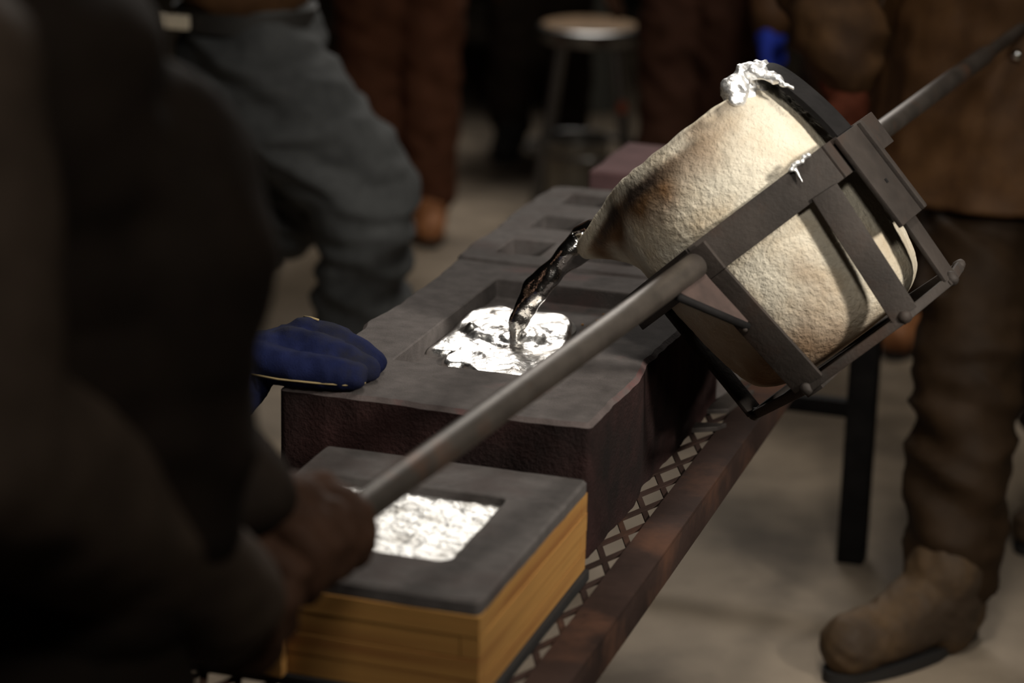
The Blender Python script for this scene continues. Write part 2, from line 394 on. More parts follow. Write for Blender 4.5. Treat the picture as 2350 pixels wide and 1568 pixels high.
mk('sand_crumbs', join(*cr), 'crumb', label='rust coloured crumbs on the floor of the open mould pocket', cat='crumbs', kind='stuff', smooth=False)

# row mould with small rectangular pockets, and red block behind
hs = []
for x0, x1 in ((-.915, -.857), (-.797, -.737), (-.68, -.62)):
    for y0, y1 in ((2.806, 2.880), (2.945, 3.016), (3.085, 3.150)):
        hs.append((outline(x0, x1, y0, y1, .02, 0, 0, .003), .07))
sm_ = thing('pocket_mould', (-.775, 2.98, ZM), 'dark sand mould with rows of small empty rectangular pockets', 'mould')
mk('block', slab(outline(-.958, -.600, 2.763, 3.192, .012, .006, 9, .02, 10), hs, ZM, .620, .005), 'sand', sm_, auto=35)
rb = thing('red_mould', (-.77, 3.34, ZM), 'dull red flat topped block at the far end of the table', 'mould')
mk('block', slab(outline(-.922, -.62, 3.245, 3.455, .015, .003, 12, .006, 12), [], ZM, .632, .004), 'redblock', rb, auto=35)

# ------------------------------------------------------------------ crucible frame of reference
CC = np.array((-.5186, 2.5008, .7700))
pv = np.array((.17245, .98182, .07935)); pv /= np.linalg.norm(pv)
uu = np.array((0, 0, 1.))-pv[2]*pv; uu /= np.linalg.norm(uu)
nn = np.cross(uu, pv); nn /= np.linalg.norm(nn)
if nn[0] > 0: nn = -nn
TH = math.radians(42)
av = math.cos(TH)*uu+math.sin(TH)*nn; wv = np.cross(av, pv)
def Q(p, w, a): return CC+pv*p+wv*w+av*a
PROF = [(-.164, .0), (-.164, .035), (-.163, .062), (-.159, .083), (-.150, .101), (-.138, .112), (-.11, .1195), (-.07, .1255), (-.03, .1295), (.02, .131), (.055, .1285), (.09, .121), (.12, .1105)]
pa = np.array([q[0] for q in PROF]); pr_ = np.array([q[1] for q in PROF])
def smst(x, a, b): x = min(1, max(0, (x-a)/(b-a))); return x*x*(3-2*x)
def spout(phi, a):           # phi measured from +w
    return .088*math.exp(-(phi/.36)**2)*smst(a, .005, .115)**1.2
def crucible_mesh():
    nseg, path = 340, []
    # arc-length resample outer profile
    s = np.concatenate(([0], np.cumsum(np.hypot(np.diff(pa), np.diff(pr_))))); ss = np.linspace(0, s[-1], 210)
    # smooth the profile a bit
    A_, R_ = np.interp(ss, s, pa), np.interp(ss, s, pr_)
    ker = np.ones(15)/15
    As = np.convolve(np.pad(A_, 7, 'edge'), ker, 'valid'); Rs = np.convolve(np.pad(R_, 7, 'edge'), ker, 'valid'); Rs[0] = 0.0005
    prof = [(a, r, 0) for a, r in zip(As, Rs)]
    th = .016; at = As[-1]; rtp = Rs[-1]
    prof += [(at+.003, rtp-.002, 1), (at+.004, rtp-.008, 1), (at+.002, rtp-th+.002, 1)]
    for a in np.linspace(at-.006, -.14, 40): prof.append((a, np.interp(a, As[60:], Rs[60:])-th, 2))
    prof.append((-.142, .0005, 2))
    vs, br, so = [], [], []
    for a, r, k in prof:
        for j in range(nseg):
            phi = 2*math.pi*j/nseg
            ph = phi if phi <= math.pi else phi-2*math.pi
            rr = r+(spout(ph, a)*(1 if k < 2 else .92) if r > .02 else 0)
            aa = a-.020*math.exp(-(ph/.42)**2)*smst(a, .06, .12)
            p_, w_ = -rr*math.sin(phi), rr*math.cos(phi)
            x = Vector((p_, w_, aa))
            if k == 0 and r > .01:
                d = .0006*noise.noise(x*110)+.0006*noise.noise(x*230)+.0007*noise.noise(x*30)
                f = (rr+d)/rr; p_ *= f; w_ *= f; aa += d*.3
            elif k == 1: aa += .0015*noise.noise(x*60)
            vs.append(Q(p_, w_, aa))
            # stains (soot and scorch deposits with their own outline; underside shade as well)
            n1 = noise.noise(x*14)+.5*noise.noise(x*37); n2 = noise.noise(x*26+Vector((4, 1, 2)))+.6*noise.noise(x*70)
            b_, s__ = 0., 0.
            if k == 0:
                rim = .121-.020*math.exp(-(ph/.42)**2); dr_ = rim-aa
                # scorch streak running below the rim towards the spout
                wgt = smst(w_, -.115, -.02)*(1-smst(w_, .155, .19))
                b_ = max(b_, wgt*(smst(dr_, .010, .022)*(1-smst(dr_, .030+.012*n1, .068+.016*n1)))*(1.0+.5*n1))
                s__ = max(s__, smst(w_, -.085, .02)*(1-smst(w_, .14, .178))*math.exp(-((dr_-.024+.007*n2)/.011)**2)*(.8+.6*n2))
                s__ = max(s__, smst(w_, .155, .18)*math.exp(-(dr_/.006)**2)*(.7+.5*n2))
                b_ = max(b_, smst(w_, .12, .16)*.18*(1+n1))
                # rim corner under the splash
                q_ = math.exp(-((w_+.070)/.030)**2)*smst(aa, .068, .102)
                b_ = max(b_, q_*(.75+.8*n1)); s__ = max(s__, q_*smst(aa, .082, .118)*(.45+1.0*n2))
                s__ = max(s__, smst(aa, .110, .121)*smst(w_, -.12, -.08)*(1-smst(w_, -.03, .02))*(.7+.6*n2))
                # base scorching, then painted underside shade
                b_ = max(b_, smst(-aa, .055, .145)*(.78+.5*n1)*smst(w_, -.10, -.03)); s__ = max(s__, smst(-aa, .138, .163)*(.5+.6*n2)*smst(w_, -.06, .02))
                b_ = max(b_, smst(w_, .06, .12)*smst(-aa, -.02, .05)*(.5+.3*n1))  # brown laid on the underside in place of its shade
                b_ = max(b_, math.exp(-((w_+.066)/.016)**2)*smst(-aa, .03, .07)*.4)
            br.append(min(1, max(0, b_))); so.append(min(.95, max(0, s__)))
    n = len(prof)
    fs = [(i*nseg+j, i*nseg+(j+1) % nseg, (i+1)*nseg+(j+1) % nseg, (i+1)*nseg+j) for i in range(n-1) for j in range(nseg)]
    return (vs, fs), dict(brown=br, soot=so)
cm, cattr = crucible_mesh()
cru = mk('crucible', cm, 'crucible', label='tilted cream clay crucible with scorched rim pouring molten metal', cat='crucible', attrs=cattr)

# melt inside, level with the spout
lip = Q(0, .172, .088)
def inner_r(a, ph): return float(np.interp(a, pa[4:], pr_[4:]))-.019+spout(ph, a)*.9
zc = lip[2]-.006
cen = Q(0, .085, .02); cen[2] = zc
vs, fs = [tuple(cen)], []
n = 96
for j in range(n):
    t = 2*math.pi*j/n; d = np.array((math.cos(t), math.sin(t), 0)); r = 0
    while r < .3:
        q = cen+d*(r+.001)-CC; p_, w_, a_ = q@pv, q@wv, q@av
        if a_ > .112 or a_ < -.135 or math.hypot(p_, w_) > inner_r(a_, math.atan2(-p_, w_)): break
        r += .001
    vs.append(tuple(cen+d*r))
fs = [(0, 1+j, 1+(j+1) % n) for j in range(n)]
mk('melt', (vs, fs), 'alu', label='molten metal level inside the tilted crucible', cat='molten metal')

# frozen splash on the rim, child of the crucible
def splash_shape():
    ps = []
    for i in range(46):
        t = rnd.random(); an = math.radians(150+36*t)     # angle round the rim from +w
        rr = .1105+rnd.uniform(-.010, .004)
        ps.append(sphere(Q(-rr*math.sin(an), rr*math.cos(an), .119+rnd.uniform(-.012, .010)*(1-.3*t)), (rnd.uniform(.006, .0125),)*3, 10, 8))
    for i in range(22):
        t = i/21; ps.append(sphere(Q(-.030-.006*t+rnd.uniform(-.007, .007), -.112-.036*t**.8, .136-.050*t), .0075-.005*t, 8, 6))
    v, f = blob(ps, .0022, 2)
    v = [tuple(np.array(q)+.0030*np.array(noise.noise_vector(Vector(q)*90))+.0014*np.array(noise.noise_vector(Vector(q)*240))) for q in v]
    return v, f
mk('rim_splash', splash_shape(), 'splash', cru, label='bright frozen metal splash on the rim')

# ------------------------------------------------------------------ pouring shank (cage and poles)
sh = thing('pouring_shank', tuple(Q(0, .15, -.17)), 'two handled steel pouring shank with a strap cage around the crucible', 'shank')
HX = [(-.155, 0), (-.072, -.149), (.072, -.149), (.155, 0), (.072, .152), (-.072, .152)]
for i in range(6):
    a, b = HX[i], HX[(i+1) % 6]
    mk('hoop_plate', bar(Q(*a, 0), Q(*b, 0), av, .040, .006, .0012), 'steel', sh, auto=40)
def strap(pts, wdir, w, t=.005, nm='strap', mt='steel'):
    ps = [bar(Q(*pts[i]), Q(*pts[i+1]), wdir, w, t, .001) for i in range(len(pts)-1)]
    return mk(nm, join(*ps), mt, sh, auto=40)
fdir = (np.array(HX[1])-np.array(HX[0])); fdir /= np.linalg.norm(fdir); f3 = pv*fdir[0]+wv*fdir[1]
t1 = .86; s1 = (HX[0][0]+(HX[1][0]-HX[0][0])*t1, HX[0][1]+(HX[1][1]-HX[0][1])*t1)
strap([(s1[0]-.004, s1[1]-.002, -.018), (-.088, -.118, -.168)], f3, .030)
strap([(-.158, -.004, .015), (-.156, -.004, -.02), (-.127, -.002, -.168)], wv, .038)
strap([(.008, .159, .015), (.008, .152, -.168)], pv, .030)
strap([(-.012, -.1535, -.02), (-.012, -.146, -.168)], pv, .030)
strap([(.160, 0, .015), (.127, 0, -.168)], wv, .031)
def ribbon(pts, wdir, w, t, nm, mt):
    P = smooth_open([Q(*q) for q in pts], 34); vs = []; n = len(P)
    for i in range(n):
        d = P[min(i+1, n-1)]-P[max(i-1, 0)]; d /= np.linalg.norm(d); nrm = np.cross(d, wdir); nrm /= np.linalg.norm(nrm)
        for a, b in ((-1, -1), (1, -1), (1, 1), (-1, 1)): vs.append(P[i]+wdir*a*w/2+nrm*b*t/2)
    fs = [(i*4+j, i*4+(j+1) % 4, i*4+4+(j+1) % 4, i*4+4+j) for i in range(n-1) for j in range(4)]+[(0, 1, 2, 3), tuple((n-1)*4+j for j in range(4))]
    return mk(nm, (vs, fs), mt, sh, auto=35)
def smooth_open(pts, n):
    P = [np.array(p, float) for p in pts]; P = [2*P[0]-P[1]]+P+[2*P[-1]-P[-2]]; m = len(P)-3; out = []
    for k in range(n):
        u = k/(n-1)*m; i = min(m-1, int(u)); f = u-i; p0, p1, p2, p3 = P[i:i+4]
        out.append(.5*((2*p1)+(-p0+p2)*f+(2*p0-5*p1+4*p2-p3)*f*f+(-p0+3*p1-3*p2+p3)*f**3))
    return out
ribbon([(-.016, -.1525, -.03), (-.014, -.150, .03), (-.012, -.140, .08), (-.010, -.126, .116), (-.010, -.108, .130)], pv, .040, .006, 'rim_strap', 'blackiron')
pl = bar(Q(-.022, -.1580, .018), Q(-.022, -.1580, -.095), pv, .064, .006, .0015)
lipb = bar(Q(.008, -.1610, .018), Q(.008, -.1610, -.095), pv, .010, .010, .003)
mk('side_plate', join(pl, lipb), 'steel', sh, auto=40)
mk('bolt_hole', bar(Q(-.022, -.1612, -.048), Q(-.022, -.1617, -.048), pv, .005, .005), 'blackiron', sh, smooth=False)
ring = [(.008, .153), (-.128, .003), (-.089, -.117), (-.012, -.148), (.085, -.118), (.127, 0)]
for i in range(6):
    a, b = ring[i], ring[(i+1) % 6]
    mk('base_bar', bar(Q(*a, -.1705), Q(*b, -.1705), av, .011, .007, .0025), 'steel', sh, auto=50)
mk('base_bar', bar(Q(.008, .150, -.172), Q(-.012, -.150, -.172), pv, .022, .005, .001), 'steel', sh, auto=40)
mk('base_bar', bar(Q(-.124, 0, -.1775), Q(.124, 0, -.1775), wv, .022, .005, .001), 'steel', sh, auto=40)
for i, (p_, w_) in enumerate(ring):
    v, f = sphere(Q(p_, w_, -.170), (.0075, .0075, .0075), 10, 8)
    v = [tuple(np.array(q)+.0018*np.array(noise.noise_vector(Vector(q)*160))) for q in v]
    mk('weld_bead', (v, f), 'steel', sh)
# tubes
def line(t): return CC+pv*t
mk('handle_tube', tube([line(t) for t in (-1.06, -.60, -.20, -.165, -.160)], [.0135, .0136, .0136, .0136, .009], 28), 'tube', sh, auto=60)
mk('handle_tube', tube([line(t) for t in (.160, .165, .80, .812, .816)], [.0125, .0125, .0125, .0112, .0085], 28), 'tube', sh, auto=60)
mk('handle_rod', tube([line(t) for t in (.80, 1.45)], .0087, 24), 'tube', sh, auto=60)
g = [Q(-.225, .002, -.010), Q(-.158, .002, -.010), Q(-.148, .002, -.078), Q(-.156, .002, -.080)]
vs = [q+wv*s*.0035 for s in (-1, 1) for q in g]
mk('gusset', (vs, [(0, 1, 2, 3), (7, 6, 5, 4)]+[(i, i+4, (i+1) % 4+4, (i+1) % 4) for i in range(4)]), 'gusset', sh, smooth=False)
mk('gusset_edge', tube([Q(-.226, .002, -.014), Q(-.15, .002, -.082)], .0045, 10), 'blackiron', sh)
wb = []
for i in range(16):
    t = i/15
    wb.append(sphere(Q(-.166+.014*t+rnd.uniform(-.002, .002), .004, -.012-.07*t), rnd.uniform(.0025, .0042), 8, 6))
mk('weld_bead', join(*wb), 'steel', sh)
# small frozen drips on the hoop
dr = [sphere(Q(s1[0]-.004+.006*i*.3-.01*i*.4, s1[1]-.012+.004*i, .021+.0012*math.sin(i*2.2)), (.0035, .0035, .0028), 8, 6) for i in range(6)]
dr += [cap(Q(s1[0]-.010, s1[1]+.006, .020), Q(s1[0]-.013, s1[1]+.007, .002), .0026, .0007)]
mk('metal_drip', blob(dr, .0012, 2), 'splash', sh, label='bright frozen metal drip on the hoop')

# ------------------------------------------------------------------ metal stream and pool
hit = np.array((-.789, 2.503, .604))
SP = Q(0, .190, .099); ctl = SP+wv*((hit[0]-SP[0])/wv[0]); ctl[1] = hit[1]
spts = [SP*(1-u)**2+ctl*2*u*(1-u)+hit*u*u for u in np.linspace(0, 1, 48)]
path = [Q(0, .150, .093), Q(0, .170, .098)]+spts
rads = []
for i in range(len(path)):
    u = i/(len(path)-1)
    rads.append((.0115*(1-u)**.9+.0072)*(1+.07*math.sin(u*17)+.04*math.sin(u*39+1)))
rads[0] *= .6; rads[1] *= .85
mk('metal_stream', tube(path, rads, 28, True, lambda u, t: 1+.14*math.sin(2*t+u*8)+.07*math.sin(3*t-u*13)), 'stream', label='thin stream of molten metal falling from the crucible lip', cat='molten metal')

poly = [(-.871, 2.430), (-.8715, 2.468), (-.8715, 2.505), (-.872, 2.555), (-.870, 2.602), (-.851, 2.620), (-.832, 2.610), (-.812, 2.604), (-.775, 2.614), (-.757, 2.604), (-.744, 2.578), (-.731, 2.520), (-.726, 2.47), (-.728, 2.42), (-.735, 2.375), (-.748, 2.352), (-.775, 2.351), (-.795, 2.368), (-.812, 2.392), (-.832, 2.388), (-.843, 2.402), (-.842, 2.425), (-.855, 2.424)]
def smooth_loop(pts, n):
    P = np.array(pts); m = len(P); out = []
    for k in range(n):
        u = k/n*m; i = int(u); f = u-i
        p0, p1, p2, p3 = P[(i-1) % m], P[i % m], P[(i+1) % m], P[(i+2) % m]
        out.append(.5*((2*p1)+(-p0+p2)*f+(2*p0-5*p1+4*p2-p3)*f*f+(-p0+3*p1-3*p2+p3)*f**3))
    return out
lp = smooth_loop(poly, 260); cen = np.array((-.790, 2.485)); nr_ = 60
vs, fs = [], []
zf = BZ-PD
for i in range(nr_):
    u = 1-(i/nr_)**1.15
    for q in lp:
        x, y = cen+(q-cen)*u
        dist = np.linalg.norm(q-cen)*(1-u)
        e = min(1, dist/.010); h = .0075*math.sqrt(1-(1-e)**2)
        # pool rides over the raised disc where it overlaps it
        onb = 1-smst(math.hypot(x-dc[0], y-dc[1]), .060, .082)
        h += .0040*onb
        am = smst(dist, .0, .012)
        v3 = Vector((x, y, 0))
        h += am*(.0022*noise.noise(v3*30+Vector((0, 0, noise.noise(v3*14)*1.5)))+.0010*noise.noise(v3*80+Vector((3, 0, 0)))+.0003*noise.noise(v3*210))
        dh = math.hypot(x-hit[0], y-hit[1])
        h += am*(.0030*math.cos(dh*420)*math.exp(-dh/.016)+.0012*math.sin(dh*300)*math.exp(-dh/.05))
        h += am*.010*math.exp(-((x+.845)**2+(y-2.508)**2)/.00006)       # little splash column
        h += am*.006*math.exp(-((x+.83)**2+(y-2.49)**2)/.00012)
        h -= am*.004*math.exp(-((x+.818)**2+(y-2.515)**2)/.0002)
        vs.append((x, y, zf+h))
n = len(lp)
fs = [(i*n+j, i*n+(j+1) % n, (i+1)*n+(j+1) % n, (i+1)*n+j) for i in range(nr_-1) for j in range(n)]
fs.append(tuple((nr_-1)*n+j for j in range(n)))
mk('metal_pool', (vs, fs), 'alu', label='shiny pool of molten metal spreading in the mould pocket', cat='molten metal')

# ------------------------------------------------------------------ stool, bucket, drum
SX, SY = -1.555, 5.45
st = thing('stool', (SX, SY, 0), 'round grey metal stool with a brown wooden seat', 'stool')
mk('seat', lathe([(.001, .452), (.10, .452), (.112, .457), (.112, .463), (.10, .466), (.001, .466)], SX, SY, 48), 'seatwood', st, auto=40)
mk('seat_ring', lathe([(.105, .425), (.119, .425), (.122, .44), (.120, .458), (.113, .461), (.105, .452)], SX, SY, 48), 'stoolmetal', st, auto=40)
for k in range(4):
    a = math.radians(45+90*k+12)
    t_ = np.array((SX+.085*math.cos(a), SY+.085*math.sin(a), .45)); b_ = np.array((SX+.165*math.cos(a), SY+.165*math.sin(a), .004))
    lg = mk('leg', tube([t_, b_], .0105, 14), 'stoolmetal', st, auto=60)
    mk('rubber_foot', tube([b_+(t_-b_)*.04, b_-np.array((0, 0, .003))], [.014, .014], 14), 'sole', lg, auto=60)
rg = [(SX+.137*math.cos(2*math.pi*k/40), SY+.137*math.sin(2*math.pi*k/40), .165) for k in range(41)]
mk('footrest_ring', tube(rg, .008, 10, False), 'stoolmetal', st)
mk('end_cap', sphere((SX+.105, SY-.07, .285), (.013, .013, .016), 10, 8), 'orange', st, label='small orange knob on the stool leg')
bk = thing('bucket', (-1.58, 5.5, 0), 'small galvanised bucket under the stool', 'bucket')
mk('body', lathe([(.001, .002), (.066, .002), (.068, .01), (.078, .185), (.076, .185), (.066, .012), (.001, .01)], -1.58, 5.46, 40), 'galv', bk, auto=40)
mk('rim', tube([(-1.58+.0785*math.cos(2*math.pi*k/40), 5.46+.0785*math.sin(2*math.pi*k/40), .186) for k in range(41)], .004, 8, False), 'stoolmetal', bk)
dm = thing('steel_drum', (-1.90, 6.7, 0), 'dull grey steel cylinder standing behind the stool', 'drum')
mk('body', lathe([(.001, 0), (.078, 0), (.08, .01), (.08, .3), (.084, .31), (.08, .32), (.08, .62), (.075, .63), (.001, .63)], -1.90, 6.7, 40), 'drum', dm, auto=40)

# ------------------------------------------------------------------ people
def boot(root, an, toe, material, tall=.10, sc=1.0, nm='boot'):
    an = np.array(an, float); toe = np.array(toe, float); d = toe-an; d[2] = 0; L = np.linalg.norm(d); d /= L
    s = np.array((-d[1], d[0], 0))
    he = an-d*.035*sc
    def P(f, side, z): return an+d*f+s*side+np.array((0, 0, z-an[2]))
    ps = [chain([(P(-.028*sc, 0, .034*sc+.01), .034*sc), (P(L*.45, 0, .036*sc+.008), .036*sc), (P(L-.032*sc, .0, .032*sc+.008), .034*sc)]),
          chain([(P(-.005, 0, .04), .042*sc), (P(0, 0, tall), .045*sc)]),
          chain([(P(.012, 0, tall*.75), .040*sc), (P(L*.5, 0, .048*sc), .033*sc)])]
    b = mk(nm, blob(ps, .006, 5, (.003, (30, 30, 40))), material, root)
    so = [chain([(P(-.03*sc, 0, .010), .010), (P(L*.5, 0, .010), .010)])]
    v, f = tube([P(0, 0, .002), P(0, 0, .016)], 1, 32)
    pts = []
    for z in (.001, .016):
        for k in range(32):
            a = 2*math.pi*k/32; fx = L/2-.032*sc+(L/2+.034*sc)*math.cos(a); sd = (.036 if math.cos(a) > -.2 else .032)*sc*math.sin(a)
            pts.append(P(fx, sd*(1+.15*math.cos(a)), z))
    fs = [(k, (k+1) % 32, 32+(k+1) % 32, 32+k) for k in range(32)]+[tuple(range(32)), tuple(range(32, 64))]
    mk('sole', (pts, fs), 'sole', b, auto=40)
    return b
def relaxed_hand(wr, direc, side, sc=1.0):
    """hand hanging or lying: palm, four unequal bent fingers and a thumb"""
    wr = np.array(wr, float); d = np.array(direc, float); d /= np.linalg.norm(d)
    s = np.array(side, float); s -= d*(s@d); s /= np.linalg.norm(s); n = np.cross(d, s)
    ps = [chain([(wr, .028*sc), (wr+d*.03*sc, .03*sc)])]
    for k in range(4):
        o = (k-1.5)*.0165*sc; l = (.060, .068, .064, .052)[k]*sc
        b0 = wr+d*.062*sc+s*o; ps.append(chain([(wr+d*.02*sc+s*o*.7, .016*sc), (b0, .0135*sc), (b0+d*l*.5-n*.006*sc, .0115*sc), (b0+d*l*.9-n*.020*sc, .0095*sc)]))
    t0 = wr+d*.02*sc+s*-.03*sc
    ps.append(chain([(wr+d*.015*sc, .018*sc), (t0+d*.015*sc-n*.008*sc, .014*sc), (t0+d*.05*sc-s*.010*sc-n*.014*sc, .0115*sc)]))
    return ps
def grip_hand(c, ax, palm, r, sc=1.0, wrist=None):
    """fist closed round a bar: palm on the side `palm`, fingers wrapped round"""
    c = np.array(c, float); ax = np.array(ax, float); ax /= np.linalg.norm(ax)
    n = np.array(palm, float); n -= ax*(n@ax); n /= np.linalg.norm(n); m = np.cross(ax, n)
    rr = r+.011*sc; ps = []
    for k in range(4):
        o = (k-1.5)*.0195*sc; pts = []
        for j in range(7):
            a = math.radians(-40+j*(43, 45, 44, 40)[k]); pts.append((c+ax*o+(n*math.cos(a)+m*math.sin(a))*rr, (.0135-.0006*j)*sc))
        ps.append(chain(pts))
    ps.append(chain([(c+n*(rr+.006)-ax*.028*sc, .016*sc), (c+n*(rr+.006)+ax*.028*sc, .016*sc)]))
    ps.append(chain([(c+n*rr+ax*.03*sc, .015*sc), (c+ax*.045*sc-m*rr*.9+n*.004, .0125*sc), (c+ax*.038*sc-m*rr*.55-n*rr*.8, .0105*sc)]))
    if wrist is not None: ps.append(chain([(c+n*(rr+.008)-ax*.005, .024*sc), (np.array(wrist, float), .027*sc)]))
    return ps
def head(root, c, face, mats=('skin', 'hair')):
    c = np.array(c, float); f = np.array((*face, 0), float); f /= np.linalg.norm(f); s = np.array((-f[1], f[0], 0))
    R3 = np.column_stack((f, s, (0, 0, 1)))
    ps = [sphere(c+np.array((0, 0, .02)), (.075, .060, .078), 18, 14, R3), sphere(c+f*.02+np.array((0, 0, -.035)), (.052, .045, .055), 16, 12, R3),
          chain([(c+np.array((0, 0, -.05)), .045), (c+np.array((0, 0, -.14)), .05)]),
          chain([(c+f*.074+np.array((0, 0, .01)), .006), (c+f*.088+np.array((0, 0, -.018)), .011)]),
          sphere(c+s*.06+np.array((0, 0, -.005)), (.014, .008, .022), 8, 6, R3), sphere(c-s*.06+np.array((0, 0, -.005)), (.014, .008, .022), 8, 6, R3),
          chain([(c+f*.062+s*.014+np.array((0, 0, -.045)), .008), (c+f*.062-s*.014+np.array((0, 0, -.045)), .008)])]
    mk('body', blob(ps, .006, 3), mats[0], root)
    mk('hair', blob([sphere(c-f*.012+np.array((0, 0, .034)), (.078, .066, .075), 18, 14, R3)], .008, 2, (.003, (40, 40, 30))), mats[1], root)
    for k in (-1, 1):
        e_ = mk('eye', sphere(c+f*.064+s*k*.023+np.array((0, 0, .008)), .0078, 10, 8), 'cream', root)
        mk('iris', sphere(c+f*.0693+s*k*.023+np.array((0, 0, .008)), .0036, 8, 6), 'hair', e_)
def torso(pel, chest, half=.135, dep=.092, ang=0, lowz=None):
    pel = np.array(pel, float); chest = np.array(chest, float); R3 = np.array(((c_(ang), -s_(ang), 0), (s_(ang), c_(ang), 0), (0, 0, 1)))
    ps = []
    for i in range(7):
        u = i/6; q = pel+(chest-pel)*u
        ps.append(sphere(q, (half*(.92+.14*math.sin(u*3)*.5+.08*u), dep*(1+.12*math.sin(u*3)), .085), 16, 12, R3))
    return ps
def arm(sh_, el, wr, r=(.062, .052, .042)):
    return [chain([(sh_, r[0]), ((np.array(sh_)+np.array(el))/2, (r[0]+r[1])/2+.003), (el, r[1]), ((np.array(el)+np.array(wr))/2, (r[1]+r[2])/2+.004), (wr, r[2])])]
def leg_(hip, kn, an, r=(.083, .062, .052)):
    h, k, a = map(np.array, (hip, kn, an))
    return [chain([(h, r[0]), ((h+k)/2, (r[0]+r[1])/2+.006), (k, r[1]), ((k+a)/2, (r[1]+r[2])/2+.004), (a, r[2])])]

# foreground shank holder (dark jacket, back to the camera)
hL = line(-.895); hR = line(-1.0)
p1 = thing('person', (-.80, 1.36, 0), 'person in a dark jacket and brown gloves gripping the near end of the shank', 'person')
wrL = tuple(hL+np.array((-.050, -.035, .045))); wrR = tuple(hR+np.array((.008, -.045, .020)))
mk('jacket', blob(torso((-.785, 1.37, .76), (-.80, 1.32, 1.12), .148, .105, .05)+arm((-.93, 1.40, 1.13), (-.93, 1.53, .93), wrL, (.07, .062, .045))+[sphere((-.705, 1.38, .88), (.082, .09, .17), 16, 12), sphere((-.70, 1.38, .985), (.094, .09, .13), 16, 12), sphere((-.775, 1.30, 1.10), (.12, .11, .12), 16, 12)], .011, 4, (.007, (9, 9, 12))), 'blackcloth', p1)
mk('sleeve', blob(arm((-.745, 1.21, 1.13), (-.715, 1.175, .93), wrR, (.070, .066, .046)), .010, 4, (.006, (9, 9, 12))), 'dustyleather', p1, label='dusty brown leather sleeve')
mk('trousers', blob([sphere((-.80, 1.36, .70), (.135, .105, .10), 16, 12)]+leg_((-.74, 1.36, .68), (-.73, 1.38, .38), (-.74, 1.33, .09))+leg_((-.87, 1.36, .68), (-.90, 1.40, .38), (-.90, 1.36, .09)), .012, 4, (.006, (12, 12, 16))), 'blackcloth', p1)
boot(p1, (-.74, 1.33, .06), (-.73, 1.48, 0), 'boot'); boot(p1, (-.90, 1.36, .06), (-.91, 1.51, 0), 'boot')
mk('glove', blob(grip_hand(hL, pv, (-.45, -.35, .75), .0135, 1.12, wrL), .0042, 3, (.0022, (40, 40, 40))), 'brownglove', p1)
mk('glove', blob(grip_hand(hR, pv, (.35, -.3, -.75), .0135, 1.05, wrR), .0042, 3, (.0022, (40, 40, 40))), 'brownglove', p1)
head(p1, (-.775, 1.35, 1.34), (.1, 1))

# helper on one knee steadying the big mould, blue glove
p9 = thing('person', (-1.36, 2.12, 0), 'kneeling person steadying the big mould with a blue suede glove', 'person')
mk('jacket', blob(torso((-1.42, 2.10, .42), (-1.36, 2.14, .76), .13, .095, 1.2)+arm((-1.31, 2.10, .78), (-1.22, 2.05, .56), (-1.065, 2.135, .555), (.062, .054, .044))+arm((-1.38, 2.30, .78), (-1.30, 2.42, .58), (-1.25, 2.40, .42), (.062, .054, .044)), .011, 4, (.006, (12, 12, 14))), 'darkleather', p9)
mk('trousers', blob([sphere((-1.42, 2.10, .38), (.12, .13, .09), 16, 12)]+leg_((-1.38, 2.05, .38), (-1.16, 2.02, .37), (-1.19, 2.03, .09))+leg_((-1.42, 2.20, .36), (-1.28, 2.26, .075), (-1.62, 2.26, .06)), .012, 4, (.006, (14, 14, 14))), 'darkleather', p9)
boot(p9, (-1.19, 2.03, .06), (-1.06, 2.02, 0), 'boot'); boot(p9, (-1.66, 2.26, .06), (-1.78, 2.26, 0), 'boot')
mk('glove', blob(relaxed_hand((-1.25, 2.40, .40), (.2, 0, -1), (0, 1, 0)), .005, 2), 'bluesuede', p9)
head(p9, (-1.31, 2.15, .98), (1, .2))
GZ = BZ
gp = [chain([((-1.075, 2.13, .548), .046), ((-1.03, 2.180, .585), .042), ((-1.0, 2.215, .620), .034)]),
      sphere((-.972, 2.240, GZ+.019), (.042, .040, .026), 16, 12), sphere((-.955, 2.262, GZ+.026), (.036, .034, .022), 16, 12),
      chain([((-.985, 2.215, GZ+.020), .021), ((-.945, 2.206, GZ+.020), .0190), ((-.905, 2.207, GZ+.0185), .0175), ((-.872, 2.213, GZ+.0160), .0155)]),
      chain([((-.955, 2.242, GZ+.030), .021), ((-.920, 2.240, GZ+.030), .0185), ((-.890, 2.242, GZ+.022), .0165), ((-.871, 2.246, GZ+.015), .0145)]),
      chain([((-.952, 2.270, GZ+.034), .020), ((-.918, 2.270, GZ+.033), .0180), ((-.890, 2.272, GZ+.022), .0160), ((-.874, 2.274, GZ+.014), .0135)]),
      chain([((-.955, 2.292, GZ+.028), .018), ((-.925, 2.296, GZ+.026), .0160), ((-.902, 2.298, GZ+.015), .0140)])]
gl = mk('glove', blob(gp, .0038, 2, (.0018, (45, 45, 45))), 'bluesuede', p9, label='blue suede welding glove resting flat on the mould')
mk('seam', tube([(-.985, 2.193, GZ+.012), (-.945, 2.1868, GZ+.012), (-.905, 2.1895, GZ+.012), (-.875, 2.1975, GZ+.011), (-.8575, 2.210, GZ+.012)], .0011, 6), 'seam', gl)
mk('seam', tube([(-.935, 2.224, GZ+.034), (-.915, 2.2235, GZ+.032), (-.895, 2.226, GZ+.027), (-.872, 2.230, GZ+.019)], .0010, 6), 'seam', gl)
mk('seam', tube([(-.955, 2.280, GZ+.053), (-.945, 2.274, GZ+.0545), (-.935, 2.272, GZ+.0535)], .0012, 6), 'seam', gl)

